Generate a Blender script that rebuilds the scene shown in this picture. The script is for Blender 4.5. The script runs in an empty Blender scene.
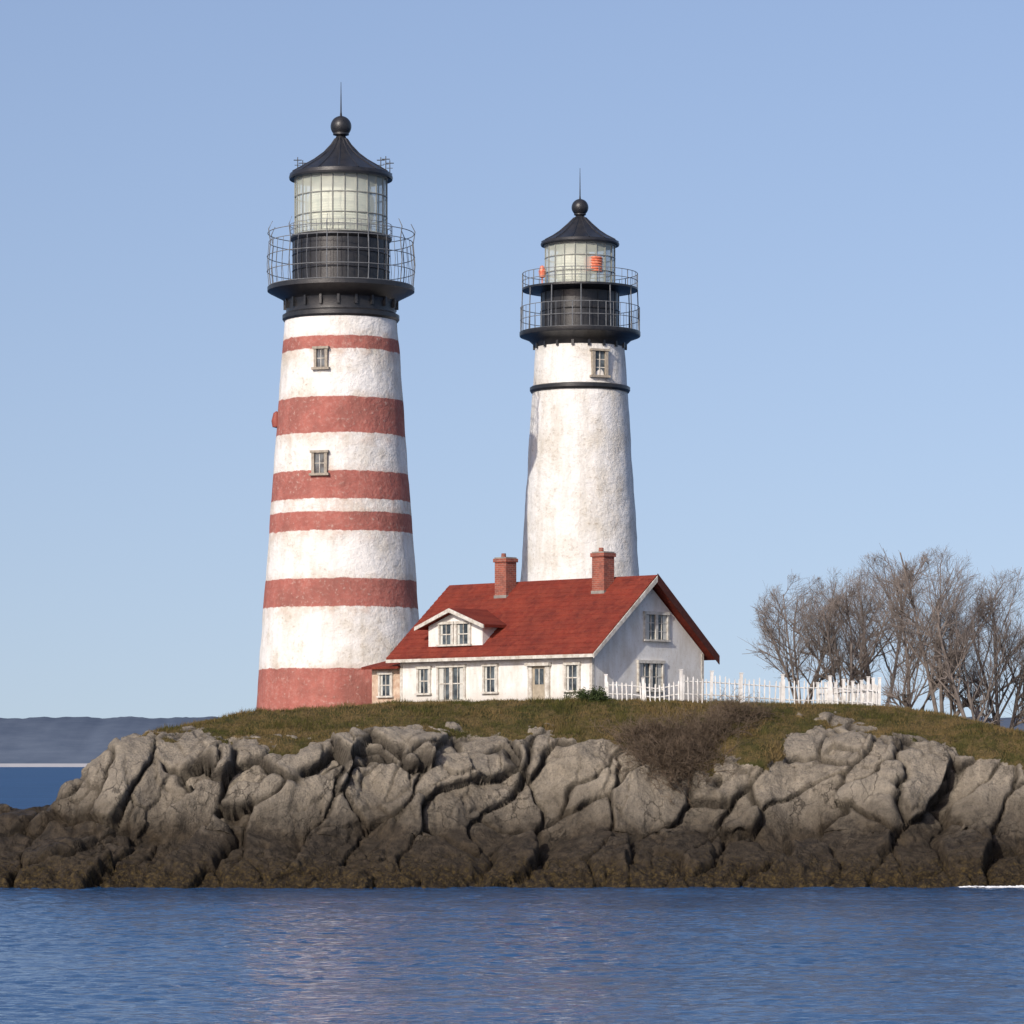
import bpy, math, random
import numpy as np
from mathutils import Vector, Matrix
random.seed(7); np.random.seed(7)
scene=bpy.context.scene
scene.view_settings.view_transform='Standard'
scene.view_settings.look='None'
scene.view_settings.exposure=0
F=3600.0; CAMY=-200.0; CAMZ=6.0

# ---------------------------------------------------------------- node helper
class NT:
    def __init__(s,name):
        s.m=bpy.data.materials.new(name); s.m.use_nodes=True
        s.t=s.m.node_tree; s.t.nodes.clear()
        s.out=s.n('ShaderNodeOutputMaterial')
    def n(s,typ,ins=None,**props):
        nd=s.t.nodes.new(typ)
        for k,v in props.items(): setattr(nd,k,v)
        if ins:
            for k,v in ins.items():
                if isinstance(v,tuple) and len(v)==2 and hasattr(v[0],'outputs'): s.t.links.new(v[0].outputs[v[1]],nd.inputs[k])
                elif hasattr(v,'outputs'): s.t.links.new(v.outputs[0],nd.inputs[k])
                else: nd.inputs[k].default_value=v
        return nd
    def math(s,op,a,b=0.0,c=None,clamp=False):
        i={0:a,1:b}
        if c is not None: i[2]=c
        return s.n('ShaderNodeMath',i,operation=op,use_clamp=clamp)
    def mix(s,f,a,b,blend='MIX'):
        nd=s.n('ShaderNodeMix',data_type='RGBA',blend_type=blend)
        def put(k,v):
            if isinstance(v,tuple) and len(v)==2 and hasattr(v[0],'outputs'): s.t.links.new(v[0].outputs[v[1]],nd.inputs[k])
            elif hasattr(v,'outputs'): s.t.links.new(v.outputs[2 if v.bl_idname=='ShaderNodeMix' else 0],nd.inputs[k])
            else: nd.inputs[k].default_value=(v if not isinstance(v,tuple) else (v+(1,) if len(v)==3 else v))
        put(0,f); put(6,a); put(7,b)
        return nd
    def noise(s,vec,scale,detail=4,rough=.55):
        return s.n('ShaderNodeTexNoise',{'Vector':vec,'Scale':scale,'Detail':detail,'Roughness':rough})
    def ramp(s,f,lo,hi):
        return s.n('ShaderNodeMapRange',{0:f,1:lo,2:hi,3:0.0,4:1.0})
    def obj(s):
        return (s.n('ShaderNodeTexCoord'),'Object')
    def sc(s,vec,x,y,z):
        return s.n('ShaderNodeMapping',{'Vector':vec,'Scale':(x,y,z)})
    def bump(s,h,strength,dist=1.0):
        return s.n('ShaderNodeBump',{'Height':h,'Strength':strength,'Distance':dist})
    def bsdf(s,col,rough=.7,spec=.3,normal=None,metal=0.0,**extra):
        nd=s.n('ShaderNodeBsdfPrincipled')
        def put(k,v):
            if isinstance(v,tuple) and len(v)==2 and hasattr(v[0],'outputs'): s.t.links.new(v[0].outputs[v[1]],nd.inputs[k])
            elif hasattr(v,'outputs'): s.t.links.new(v.outputs[2 if v.bl_idname=='ShaderNodeMix' else 0],nd.inputs[k])
            else: nd.inputs[k].default_value=(v+(1,) if isinstance(v,tuple) and len(v)==3 else v)
        put('Base Color',col); put('Roughness',rough); put('Specular IOR Level',spec); put('Metallic',metal)
        if normal is not None: put('Normal',normal)
        for k,v in extra.items(): put(k.replace('_',' '),v)
        s.t.links.new(nd.outputs[0],s.out.inputs[0])
        return nd

def simple(name,col,rough=.6,spec=.3,var=.25,scale=3.0,bump=.0,metal=0.0,col2=None):
    m=NT(name); o=m.obj(); nz=m.noise(o,scale,5,.6)
    c2=col2 or tuple(c*(1-var) for c in col)
    c=m.mix(m.ramp(nz,.35,.65),col,c2)
    nb=m.bump(m.noise(o,scale*6,4),bump,.05) if bump>0 else None
    m.bsdf(c,rough,spec,nb,metal)
    return m.m

def tower_paint(name,bands,red=(.41,.145,.115),grime=1.0):
    m=NT(name); o=m.obj()
    sep=m.n('ShaderNodeSeparateXYZ',{0:o})
    n1=m.noise(o,1.3,7,.72)
    zz=m.math('ADD',(sep,2),m.math('MULTIPLY',m.math('SUBTRACT',n1,.5),.34))
    total=None; halo=None
    for a,b in bands:
        t=m.math('MULTIPLY',m.ramp(zz,a-.02,a+.03),m.ramp(zz,b+.03,b-.02))
        total=t if total is None else m.math('ADD',total,t)
        t2=m.math('MULTIPLY',m.ramp(zz,a-.9,a),m.ramp(zz,b+.5,b))
        halo=t2 if halo is None else m.math('ADD',halo,t2)
    st=m.noise(m.sc(o,1.6,1.6,.22),1.0,6,.65)
    bl=m.noise(o,.55,6,.62)
    fine=m.noise(o,4.5,6,.7)
    white=m.mix(m.ramp(st,.46,.80),(.79,.775,.745),(.58,.55,.49))
    white=m.mix(m.math('MULTIPLY',m.ramp(bl,.46,.68),.7*grime),white,(.57,.515,.42))
    peel=m.math('MULTIPLY',m.ramp(fine,.54,.66),m.ramp(bl,.40,.60))
    white=m.mix(m.math('MULTIPLY',peel,.65),white,(.38,.32,.25))
    if total is not None:
        white=m.mix(m.math('MULTIPLY',m.math('MULTIPLY',halo,m.ramp(n1,.42,.62)),.75),white,(.52,.39,.31))
        r=m.mix(m.ramp(st,.35,.7),red,tuple(c*f for c,f in zip(red,(.80,.74,.76))))
        r=m.mix(m.math('MULTIPLY',m.ramp(fine,.46,.72),.5),r,(.50,.28,.235))
        r=m.mix(m.math('MULTIPLY',m.ramp(bl,.46,.64),.55),r,(.22,.095,.078))
        peel2=m.math('MULTIPLY',m.ramp(fine,.58,.68),m.ramp(bl,.42,.56))
        r=m.mix(m.math('MULTIPLY',peel2,.6),r,(.58,.47,.40))
        col=m.mix(total,white,r)
    else: col=white
    h=m.math('ADD',m.math('MULTIPLY',m.noise(o,1.3,5,.6),1.0),m.math('MULTIPLY',fine,.5))
    m.bsdf(col,.8,.18,m.bump(h,.7,.19))
    return m.m

M={}
M['black']=simple('black_iron_paint',(.014,.015,.018),.38,.5,.5,2.5,.25,col2=(.028,.027,.028))
M['rail']=simple('railing_metal',(.10,.105,.11),.5,.4,.3)
M['railg']=simple('railing_weathered',(.20,.21,.22),.5,.4,.3)
M['trim']=simple('window_trim_paint',(.66,.64,.58),.6,.3,.2,4,col2=(.40,.36,.30))
M['stone_trim']=simple('stone_surround',(.42,.37,.30),.85,.2,.35,6,.5)
M['white']=simple('white_fence_paint',(.78,.77,.74),.6,.3,.3,3,col2=(.58,.56,.52))
M['darkred']=simple('dark_rake_board',(.085,.03,.024),.7,.2,.3,4)
M['found']=simple('foundation_stone',(.30,.28,.25),.9,.2,.4,2.5,.5)
M['mullion']=simple('lantern_mullion',(.28,.29,.26),.5,.4,.2)
M['redlens']=simple('red_lens',(.62,.12,.06),.25,.5,.2,5,col2=(.75,.3,.18))
M['rust']=simple('rusty_red_paint',(.30,.08,.06),.6,.3,.3)
M['curtain']=simple('curtain_cloth',(.6,.6,.55),.9,.1,.2)
m=NT('window_glass'); o=m.obj(); nz=m.noise(o,1.7,3)
m.bsdf(m.mix(m.ramp(nz,.4,.6),(.02,.025,.03),(.10,.12,.13)),.06,.6); M['glass']=m.m
m=NT('lantern_glass'); o=m.obj(); nz=m.noise(o,1.1,4)
b=m.bsdf(m.mix(m.ramp(nz,.35,.65),(.80,.83,.70),(.66,.72,.62)),.08,.6)
b.inputs['Alpha'].default_value=.45; M['lglass']=m.m
m=NT('fresnel_lens'); o=m.obj(); nz=m.noise(o,2,3)
m.bsdf(m.mix(m.ramp(nz,.35,.65),(.88,.88,.76),(.74,.78,.68)),.12,.7); M['lens']=m.m

m=NT('white_siding'); o=m.obj(); sep=m.n('ShaderNodeSeparateXYZ',{0:o})
fr=m.math('FRACT',m.math('MULTIPLY',(sep,2),5.5))
nz=m.noise(m.sc(o,1,1,.4),1.3,6,.65); fn=m.noise(o,6,5,.7)
c=m.mix(m.ramp(nz,.42,.75),(.81,.80,.77),(.60,.555,.48))
lowd=m.math('MULTIPLY',m.ramp(m.math('ADD',(sep,2),m.math('MULTIPLY',m.math('SUBTRACT',nz,.5),1.2)),.9,.0),.55)
c=m.mix(lowd,c,(.42,.37,.30))
c=m.mix(m.math('MULTIPLY',m.ramp(fn,.56,.7),.5),c,(.45,.38,.30))
m.bsdf(c,.7,.25,m.bump(m.math('ADD',fr,m.math('MULTIPLY',fn,.6)),.4,.04)); M['siding']=m.m
m=NT('red_shingle_roof'); o=m.obj(); sep=m.n('ShaderNodeSeparateXYZ',{0:o})
fr=m.math('FRACT',m.math('MULTIPLY',(sep,2),5.0))
v=m.n('ShaderNodeTexVoronoi',{'Vector':m.sc(o,3.2,.5,5.0),'Scale':1.0})
nz=m.noise(o,.8,6,.65); fn=m.noise(o,9,4,.7)
c=m.mix(m.ramp(nz,.35,.68),(.215,.038,.024),(.125,.026,.020))
c=m.mix(m.math('MULTIPLY',m.ramp((v,1),.2,.9),.45),c,(.27,.064,.038))
c=m.mix(m.math('MULTIPLY',m.ramp(fn,.50,.70),.55),c,(.07,.022,.016))
m.bsdf(c,.85,.12,m.bump(m.math('ADD',fr,fn),.7,.06)); M['roof']=m.m
m=NT('chimney_brick'); o=m.obj(); sep=m.n('ShaderNodeSeparateXYZ',{0:o})
cb=m.n('ShaderNodeCombineXYZ',{0:m.math('ADD',(sep,0),(sep,1)),1:(sep,2),2:0.0})
br=m.n('ShaderNodeTexBrick',{'Vector':cb,'Color1':(.34,.095,.06,1),'Color2':(.22,.07,.05,1),'Mortar':(.34,.27,.22,1),'Scale':3.0,'Mortar Size':.02,'Brick Width':.9,'Row Height':.33})
nz=m.noise(o,3,5)
c=m.mix(m.math('MULTIPLY',m.ramp(nz,.45,.65),.5),br,(.13,.055,.045))
m.bsdf(c,.85,.2,m.bump(br,-.3,.02)); M['brick']=m.m
m=NT('bare_bark'); o=m.obj(); nz=m.noise(o,2.5,4)
m.bsdf(m.mix(m.ramp(nz,.35,.65),(.235,.20,.178),(.14,.12,.108)),.85,.15); M['bark']=m.m
m=NT('shrub_twig'); o=m.obj(); nz=m.noise(o,1.5,4)
m.bsdf(m.mix(m.ramp(nz,.35,.65),(.165,.125,.09),(.085,.062,.042)),.9,.1); M['twig']=m.m
m=NT('green_leaf'); o=m.obj(); nz=m.noise(o,5,4)
m.bsdf(m.mix(m.ramp(nz,.35,.65),(.06,.08,.025),(.03,.045,.015)),.8,.2); M['leaf']=m.m
m=NT('grass_blades'); o=m.obj(); nz=m.noise(o,.5,5,.7)
m.bsdf(m.mix(m.ramp(nz,.42,.58),(.062,.062,.017),(.155,.108,.046)),.85,.1); M['grass']=m.m

# ---------------------------------------------------------------- mesh part helper
class Part:
    def __init__(s,name,mat,parent=None,smooth=False,angle=35):
        s.name=name;s.mat=mat;s.parent=parent;s.v=[];s.f=[];s.smooth=smooth;s.angle=angle
    def add(s,vs,fs):
        o=len(s.v); s.v+= [tuple(v) for v in vs]; s.f+=[tuple(i+o for i in f) for f in fs]
    def box(s,x0,x1,y0,y1,z0,z1,T=None):
        vs=[(x,y,z) for x in(x0,x1) for y in(y0,y1) for z in(z0,z1)]
        if T: vs=[T(*v) for v in vs]
        s.add(vs,[(0,1,3,2),(4,6,7,5),(0,4,5,1),(2,3,7,6),(0,2,6,4),(1,5,7,3)])
    def revolve(s,prof,n=64,cx=0,cy=0,close=True,a0=0):
        vs=[];fs=[]
        k=len(prof)
        for i in range(n):
            a=a0+2*math.pi*i/n
            for r,z in prof: vs.append((cx+r*math.cos(a),cy+r*math.sin(a),z))
        for i in range(n):
            j=(i+1)%n
            for q in range(k-1): fs.append((i*k+q,j*k+q,j*k+q+1,i*k+q+1))
        s.add(vs,fs)
    def tube(s,pts,radii,n=5):
        pts=[Vector(p) for p in pts]; vs=[];fs=[]
        for i,p in enumerate(pts):
            d=(pts[min(i+1,len(pts)-1)]-pts[max(i-1,0)]).normalized()
            u=d.cross(Vector((0,0,1)) if abs(d.z)<.9 else Vector((1,0,0))).normalized(); w=d.cross(u)
            for k in range(n):
                a=2*math.pi*k/n; vs.append(p+(u*math.cos(a)+w*math.sin(a))*radii[i])
        for i in range(len(pts)-1):
            for k in range(n):
                k2=(k+1)%n; fs.append((i*n+k,i*n+k2,(i+1)*n+k2,(i+1)*n+k))
        fs.append(tuple(range(n-1,-1,-1))); fs.append(tuple((len(pts)-1)*n+k for k in range(n)))
        s.add(vs,fs)
    def ring(s,R,z,r,n=72,cx=0,cy=0,m=6):
        vs=[];fs=[]
        for i in range(n):
            a=2*math.pi*i/n
            for k in range(m):
                b=2*math.pi*k/m; rr=R+r*math.cos(b)
                vs.append((cx+rr*math.cos(a),cy+rr*math.sin(a),z+r*math.sin(b)))
        for i in range(n):
            j=(i+1)%n
            for k in range(m):
                k2=(k+1)%m; fs.append((i*m+k,j*m+k,j*m+k2,i*m+k2))
        s.add(vs,fs)
    def prism(s,poly,x0,x1,T=None):
        n=len(poly)
        vs=[(x0,p[0],p[1]) for p in poly]+[(x1,p[0],p[1]) for p in poly]
        if T: vs=[T(*v) for v in vs]
        fs=[tuple(range(n)),tuple(range(2*n-1,n-1,-1))]+[(i,i+n,(i+1)%n+n,(i+1)%n) for i in range(n)]
        s.add(vs,fs)
    def done(s):
        me=bpy.data.meshes.new(s.name); me.from_pydata(s.v,[],s.f); me.update()
        import bmesh
        if len(s.f)<60000:
            bm=bmesh.new(); bm.from_mesh(me); bmesh.ops.recalc_face_normals(bm,faces=bm.faces); bm.to_mesh(me); bm.free()
        if s.smooth:
            me.polygons.foreach_set('use_smooth',[True]*len(me.polygons))
            try: me.set_sharp_from_angle(angle=math.radians(s.angle))
            except Exception: pass
        ob=bpy.data.objects.new(s.name,me); scene.collection.objects.link(ob)
        me.materials.append(s.mat)
        if s.parent: ob.parent=s.parent
        return ob
def empty(name,loc=(0,0,0),rz=0):
    e=bpy.data.objects.new(name,None); scene.collection.objects.link(e); e.location=loc; e.rotation_euler=(0,0,rz); e.empty_display_size=.5
    return e

# ---------------------------------------------------------------- numpy noise
def h32(i,j,k,seed):
    h=(i.astype(np.int64)*374761393+j.astype(np.int64)*668265263+k.astype(np.int64)*2147483647+seed*974634777)&0xffffffff
    h=((h^(h>>13))*1274126177)&0xffffffff
    h=((h^(h>>16))*2246822519)&0xffffffff
    return (h^(h>>15))&0xffffffff
def hf(i,j,k,seed): return (h32(i,j,k,seed)&0xffffff).astype(np.float32)/16777216.0
def vnoise(P,seed=0):
    b=np.floor(P); f=P-b; b=b.astype(np.int64); f=f*f*(3-2*f)
    r=0
    for dx in(0,1):
        for dy in(0,1):
            for dz in(0,1):
                w=(f[:,0] if dx else 1-f[:,0])*(f[:,1] if dy else 1-f[:,1])*(f[:,2] if dz else 1-f[:,2])
                r=r+w*hf(b[:,0]+dx,b[:,1]+dy,b[:,2]+dz,seed)
    return r*2-1
def fbm(P,oct=4,seed=0,g=.5):
    r=0;a=1.0;Q=P.copy()
    for o in range(oct):
        r=r+a*vnoise(Q,seed+o*13); Q=Q*2.03+5.1; a*=g
    return r
def voro(P,seed):
    b=np.floor(P).astype(np.int64); f=P-b
    N=len(P); F1=np.full(N,9.,np.float32);F2=np.full(N,9.,np.float32); cid=np.zeros((N,3),np.int64); vec=np.zeros((N,3),np.float32)
    for dx in(-1,0,1):
        for dy in(-1,0,1):
            for dz in(-1,0,1):
                i=b[:,0]+dx;j=b[:,1]+dy;k=b[:,2]+dz
                v=np.stack([dx+hf(i,j,k,seed)-f[:,0],dy+hf(i,j,k,seed+1)-f[:,1],dz+hf(i,j,k,seed+2)-f[:,2]],1)
                d=np.sqrt((v*v).sum(1))
                c=d<F1
                F2=np.where(c,F1,np.minimum(F2,d)); F1=np.where(c,d,F1)
                cid[c]=np.stack([i,j,k],1)[c]; vec[c]=v[c]
    return F1,F2,cid,vec
def rockdisp(P,seed,w):
    F1,F2,c,v=voro(P,seed)
    e=F2-F1
    g=np.stack([hf(c[:,0],c[:,1],c[:,2],seed+q)-.5 for q in(11,12,13)],1)
    tilt=-(g*v).sum(1)*2.0
    off=hf(c[:,0],c[:,1],c[:,2],seed+14)-.5
    u=np.clip(e/w,0,1); pil=np.sqrt(1-(1-u)**2)
    return e,pil,tilt,off

# ---------------------------------------------------------------- island
xs=np.arange(-48,56,.085); 
ys=np.concatenate([np.arange(-34,-8,.06),np.arange(-8,8,.25),np.arange(8,62,1.0)])
X,Y=np.meshgrid(xs,ys); shp=X.shape
x=X.ravel(); y=Y.ravel()
tx=[-50,-44,-38,-33,-27,-23.8,-22.4,-20.4,-18.3,-13.4,-9.6,-5.9,-.6,4.6,12,19.4,23.1,27,33,42,52,60]
tz=[-3,-2.5,1.2,2.4,2.9,3.3,4.4,6.3,7.6,8.6,8.75,9.1,9.2,9.27,9.12,8.9,8.4,7.2,5.6,2.5,-2.5,-4]
def base(x,y):
    z0=np.zeros_like(x)
    q=np.stack([x/9.0,z0,z0],1); yf=-27+fbm(q,3,3)*.7
    q=np.stack([x/5.0,y/7.0,z0],1); w=fbm(q,3,21)*1.1
    s1=(y-yf); s1=s1+w*np.clip((s1-1)/3,0,1)*np.clip((14-s1)/4,0,1)
    s2=(50-y)
    s=np.minimum(s1,s2)
    p=np.interp(s,[-7,-1,0,1.2,3.2,5.0,5.9,7.6,9.4,13,16,30],[-3,-.5,0,.75,1.45,2.2,3.4,6.0,7.15,8.3,9.4,9.9])
    t=np.interp(x,tx,tz)
    k=.35
    hh=np.clip(.5+.5*(t-p)/k,0,1)
    return t*(1-hh)+p*hh-k*hh*(1-hh), s1
z,s1=base(x,y)
Z=z.reshape(shp)
gy=np.gradient(Z,ys,axis=0).ravel(); gx=np.gradient(Z,xs,axis=1).ravel()
nrm=np.stack([-gx,-gy,np.ones_like(gx)],1); nrm/=np.linalg.norm(nrm,axis=1)[:,None]
P=np.stack([x,y,z],1).astype(np.float64)
gxk=[-50,-22,-19,-16,-13.5,-12,-10.8,-9,-7,-3,2,4.5,6,8,11,13.5,14.2,16,18.2,19.5,22,25,28,33,60]
gzk=[20,20,7.4,7.35,7.2,6.8,6.5,7.4,7.7,7.8,7.4,6.8,6.1,5.8,5.8,6.0,7.3,8.1,7.8,7.2,6.6,6.2,5.9,5.2,4.5]
gz=np.interp(x,gxk,gzk)
nlow=fbm(P/1.6,5,77,.6)*.68
grass=np.clip((z+nlow*1.1-gz)/.3+.5,0,1)
grass=np.where(y>-9,np.clip((z-4)/1,0,1),grass)
rock=1-grass
near=np.clip((gz+.2-(z+nlow*.5))/1.6,0,1)
wr=np.clip((8-y)/6,0,1)*rock*(.38+.62*near)
wr=np.maximum(wr,rock*.3)
warp=np.stack([fbm(P/3.4,4,31,.45),fbm(P/3.4,4,41,.45),fbm(P/3.4,4,51,.45)],1)
q=np.stack([(x-.75*z)/2.8,y/6.8,(z+.45*x)/5.2],1)+warp*.28
e1,p1,t1,o1=rockdisp(q,100,.11)
q=np.stack([(x-.35*z)/1.45,y/3.0,(z+.25*x)/2.4],1)+warp*.40
e2,p2,t2,o2=rockdisp(q,200,.10)
q=np.stack([(x-.6*z)/.55,y/.9,(z+.4*x)/.8],1)+warp*.9
e3,p3,t3,o3=rockdisp(q,300,.14)
ff=fbm(P/1.1,6,400,.56); m2=np.clip(.5+1.2*fbm(P/4.,2,420),0,1); m3=np.clip(.35+1.3*fbm(P/2.5,2,425),0,1)
d=.95*(p1-1)+.76*t1+.6*o1+.2 + m2*(.40*(p2-1)+.31*t2+.19*o2) + m3*(.07*(p3-1)+.11*t3+.06*o3) + .14*ff+.22*fbm(P/2.6,2,430)
low=np.clip((1.9-z)/1.2,0,1)
lump=fbm(P/.5,4,500,.6)
d=d*(1-.35*low)+low*(.20*lump)
dg=.11*fbm(P/1.1,4,600)+.05*fbm(P/.3,2,610)
D=d*wr+dg*grass
D[y>-6]*=.4
PP=P+nrm*D[:,None]
N=len(PP); ny,nx=shp
def gridmesh(name,PP,shp):
    N=len(PP); idx=np.arange(N).reshape(shp)
    quads=np.stack([idx[:-1,:-1],idx[:-1,1:],idx[1:,1:],idx[1:,:-1]],-1).reshape(-1,4)
    me=bpy.data.meshes.new(name)
    me.vertices.add(N); me.vertices.foreach_set('co',PP.astype(np.float32).ravel())
    me.loops.add(quads.size); me.loops.foreach_set('vertex_index',quads.astype(np.int32).ravel())
    me.polygons.add(len(quads)); me.polygons.foreach_set('loop_start',np.arange(0,quads.size,4,dtype=np.int32))
    me.polygons.foreach_set('use_smooth',np.ones(len(quads),bool))
    me.update(calc_edges=True)
    ob=bpy.data.objects.new(name,me); scene.collection.objects.link(ob)
    return me
me=gridmesh('rocky_island',PP,shp)
for nm,arr in(('grass',grass),('crack',np.clip(1-e1*13,0,1)*rock),('crack2',np.clip(1-e2*11,0,1)*rock*m2),('tone',(o1+.6*o2)*rock)):
    a=me.attributes.new(nm,'FLOAT','POINT'); a.data.foreach_set('value',arr.astype(np.float32))
ZZ=PP[:,2].reshape(shp)
def ground(px,py):
    i=int(np.clip(np.searchsorted(ys,py)-1,0,ny-2)); j=int(np.clip(np.searchsorted(xs,px)-1,0,nx-2))
    return float(ZZ[i,j])

m=NT('island_rock_and_turf'); o=m.obj()
at=lambda n:(m.n('ShaderNodeAttribute',attribute_name=n),'Fac')
sep=m.n('ShaderNodeSeparateXYZ',{0:o})
nb=m.noise(o,.35,6,.6); nm_=m.noise(o,1.8,7,.68); nf=m.noise(o,9,6,.7)
st=m.noise(m.n('ShaderNodeMapping',{'Vector':o,'Scale':(2.2,1.2,.5),'Rotation':(0,.5,0)}),1.2,6,.65)
wn=m.n('ShaderNodeTexNoise',{'Vector':o,'Scale':1.1,'Detail':5,'Roughness':.6})
wv=m.n('ShaderNodeVectorMath',{0:(wn,1),1:(1.1,1.1,1.1)},operation='MULTIPLY')
wv2=m.n('ShaderNodeVectorMath',{0:m.n('ShaderNodeMapping',{'Vector':o,'Scale':(1.0,.6,.55),'Rotation':(0,.6,0)}),1:wv},operation='ADD')
vc=m.n('ShaderNodeTexVoronoi',{'Vector':wv2,'Scale':1.0},feature='DISTANCE_TO_EDGE')
joint=m.math('MULTIPLY',m.ramp(vc,.028,.0),m.ramp(nb,.46,.60))
c=m.mix(m.ramp(nb,.35,.65),(.275,.236,.180),(.20,.173,.136))
c=m.mix(m.ramp(st,.42,.68),c,(.35,.302,.232))
c=m.mix(m.math('MULTIPLY',m.ramp(nm_,.47,.65),.62),c,(.13,.112,.089))
c=m.mix(m.math('MULTIPLY',m.ramp(nf,.47,.65),.55),c,(.080,.069,.054))
c=m.mix(m.math('MULTIPLY',m.ramp(at('tone'),-.4,.6),.35),c,(.37,.325,.255))
c=m.mix(m.math('MULTIPLY',at('crack'),.88),c,(.022,.018,.014))
c=m.mix(m.math('MULTIPLY',at('crack2'),.65),c,(.038,.031,.024))
c=m.mix(m.math('MULTIPLY',joint,.55),c,(.045,.038,.03))
zx=m.math('SUBTRACT',(sep,2),m.n('ShaderNodeMapRange',{0:(sep,0),1:-20.,2:-24.,3:0.,4:1.4}))
zn=m.math('ADD',zx,m.math('MULTIPLY',m.math('SUBTRACT',nb,.5),3.6))
zn=m.math('ADD',zn,m.math('MULTIPLY',m.math('SUBTRACT',nm_,.5),2.4))
wet=m.ramp(zn,4.9,2.4)
wc=m.mix(m.ramp(nm_,.4,.65),(.020,.015,.010),(.062,.046,.029))
c=m.mix(m.math('MULTIPLY',wet,.95),c,wc)
weed=m.ramp(m.math('ADD',(sep,2),m.math('MULTIPLY',m.math('SUBTRACT',nm_,.5),2.8)),1.8,.5)
nw=m.noise(o,5,5,.75)
wcol=m.mix(m.ramp(nw,.47,.64),(.018,.012,.006),(.10,.068,.021))
c=m.mix(m.math('MULTIPLY',weed,.85),c,wcol)
g1=m.noise(o,.6,6,.65); g2=m.noise(m.sc(o,1,1,3),4.5,6,.75)
gc=m.mix(m.ramp(g1,.42,.58),(.055,.054,.014),(.145,.102,.042))
gc=m.mix(m.math('MULTIPLY',m.ramp(g2,.48,.66),.75),gc,(.030,.027,.010))
c=m.mix(m.ramp(m.math('ADD',at('grass'),m.math('MULTIPLY',m.math('SUBTRACT',nf,.5),.8)),.42,.58),c,gc)
hh=m.math('ADD',m.math('MULTIPLY',nm_,1.0),m.math('MULTIPLY',nf,.5))
hh=m.math('SUBTRACT',hh,m.math('MULTIPLY',joint,.4))
rg=m.n('ShaderNodeMapRange',{0:wet,1:0.,2:1.,3:.9,4:.62})
m.bsdf(c,rg,.22,m.bump(hh,.9,.27))
me.materials.append(m.m)

# grass tufts (one object)
vis=np.where((grass>.6)&(y<-3)&(y>-22)&(x<36)&(x>-22))[0]
area_w=np.where(ys[vis//nx]<-8,.06,.25); pr=area_w/area_w.sum()
pick=np.random.choice(vis,120000,p=pr)
pb=PP[pick]+np.random.uniform(-.1,.1,(len(pick),3))*[1,1,0]
cl=fbm(pb/1.5,3,901); hgt=(.05+.12*np.random.rand(len(pick)))*(1+1.7*np.clip(cl,0,1))
an=np.random.rand(len(pick))*6.283; w=.018
dv=np.stack([np.cos(an)*w,np.sin(an)*w,0*an],1); lean=np.random.normal(0,.4,(len(pick),2))*hgt[:,None]
tip=pb+np.stack([lean[:,0],lean[:,1],hgt],1); pb2=pb-[0,0,.03]
V=np.stack([pb2-dv,pb2+dv,tip],1).reshape(-1,3)
gm=bpy.data.meshes.new('grass'); gm.vertices.add(len(V)); gm.vertices.foreach_set('co',V.astype(np.float32).ravel())
gm.loops.add(len(V)); gm.loops.foreach_set('vertex_index',np.arange(len(V),dtype=np.int32))
gm.polygons.add(len(V)//3); gm.polygons.foreach_set('loop_start',np.arange(0,len(V),3,dtype=np.int32)); gm.update(calc_edges=True)
gm.materials.append(M['grass']); go=bpy.data.objects.new('grass',gm); scene.collection.objects.link(go)

# ---------------------------------------------------------------- lighthouses
def small_window(Pt,Pg,R,z0,w,h,ang,depth=.10):
    c,s_=math.cos(ang),math.sin(ang)
    def T(u,v,o): return (c*(R+o)-s_*u, s_*(R+o)+c*u, v)
    def bx(P_,u0,u1,v0,v1,o0,o1):
        P_.box(u0,u1,v0,v1,o0,o1,T=lambda a,b,d:T(a,b,d))
    fw=.13*w+.05
    bx(Pt,-w/2,-w/2+fw,z0,z0+h,-.4,depth); bx(Pt,w/2-fw,w/2,z0,z0+h,-.4,depth)
    bx(Pt,-w/2-.08,w/2+.08,z0+h,z0+h+.14,-.4,depth+.06); bx(Pt,-w/2-.12,w/2+.12,z0-.14,z0,-.4,depth+.10)
    bx(Pg,-w/2+fw,w/2-fw,z0,z0+h,-.4,.075)
    return bx,fw

def railing(P_,R,z0,z1,n,rings,r=.022,bow=0.0):
    for i in range(n):
        a=2*math.pi*i/n; c,s_=math.cos(a),math.sin(a)
        pts=[(R*c,R*s_,z0),((R+bow)*c,(R+bow)*s_,(z0+z1)/2),(R*c,R*s_,z1)]
        rr=r*1.5 if i%4==0 else r*.8
        P_.tube(pts,[rr]*3,4)
    for f in rings: P_.ring(R+bow*math.sin(math.pi*f),z0+(z1-z0)*f,r*1.2)

# --- striped tower
dep=214.0; k=dep/F; cx=(341-512)*k; cy=dep-200; zb=CAMZ+(763-715)*k
L1=empty('lighthouse',(cx,cy,zb))
zz=lambda py:(715-py)*k
def rad1(py): return (56+(py-318)*.0735)*k
zf=lambda py:CAMZ+(763-py)*(dep-rad1(py))/F-zb
bands=[(zf(722),zf(668)),(zf(606),zf(578)),(zf(530),zf(511)),(zf(498),zf(470)),(zf(432),zf(396)),(zf(348),zf(335))]
t=Part('tower',tower_paint('striped_masonry_paint',[(a,b) if a>0 else (-9,b) for a,b in bands]),L1,True)
prof=[(rad1(py),zz(py)) for py in np.linspace(745,318,60)]
t.revolve(prof,128)
vv=np.array(t.v); nn=fbm(vv/1.2,3,55)*.035; rr=np.hypot(vv[:,0],vv[:,1]); vv[:,0]*=1+nn/rr; vv[:,1]*=1+nn/rr; t.v=[tuple(q) for q in vv]
t.done()
b=Part('gallery_deck',M['black'],L1,True,30)
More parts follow.
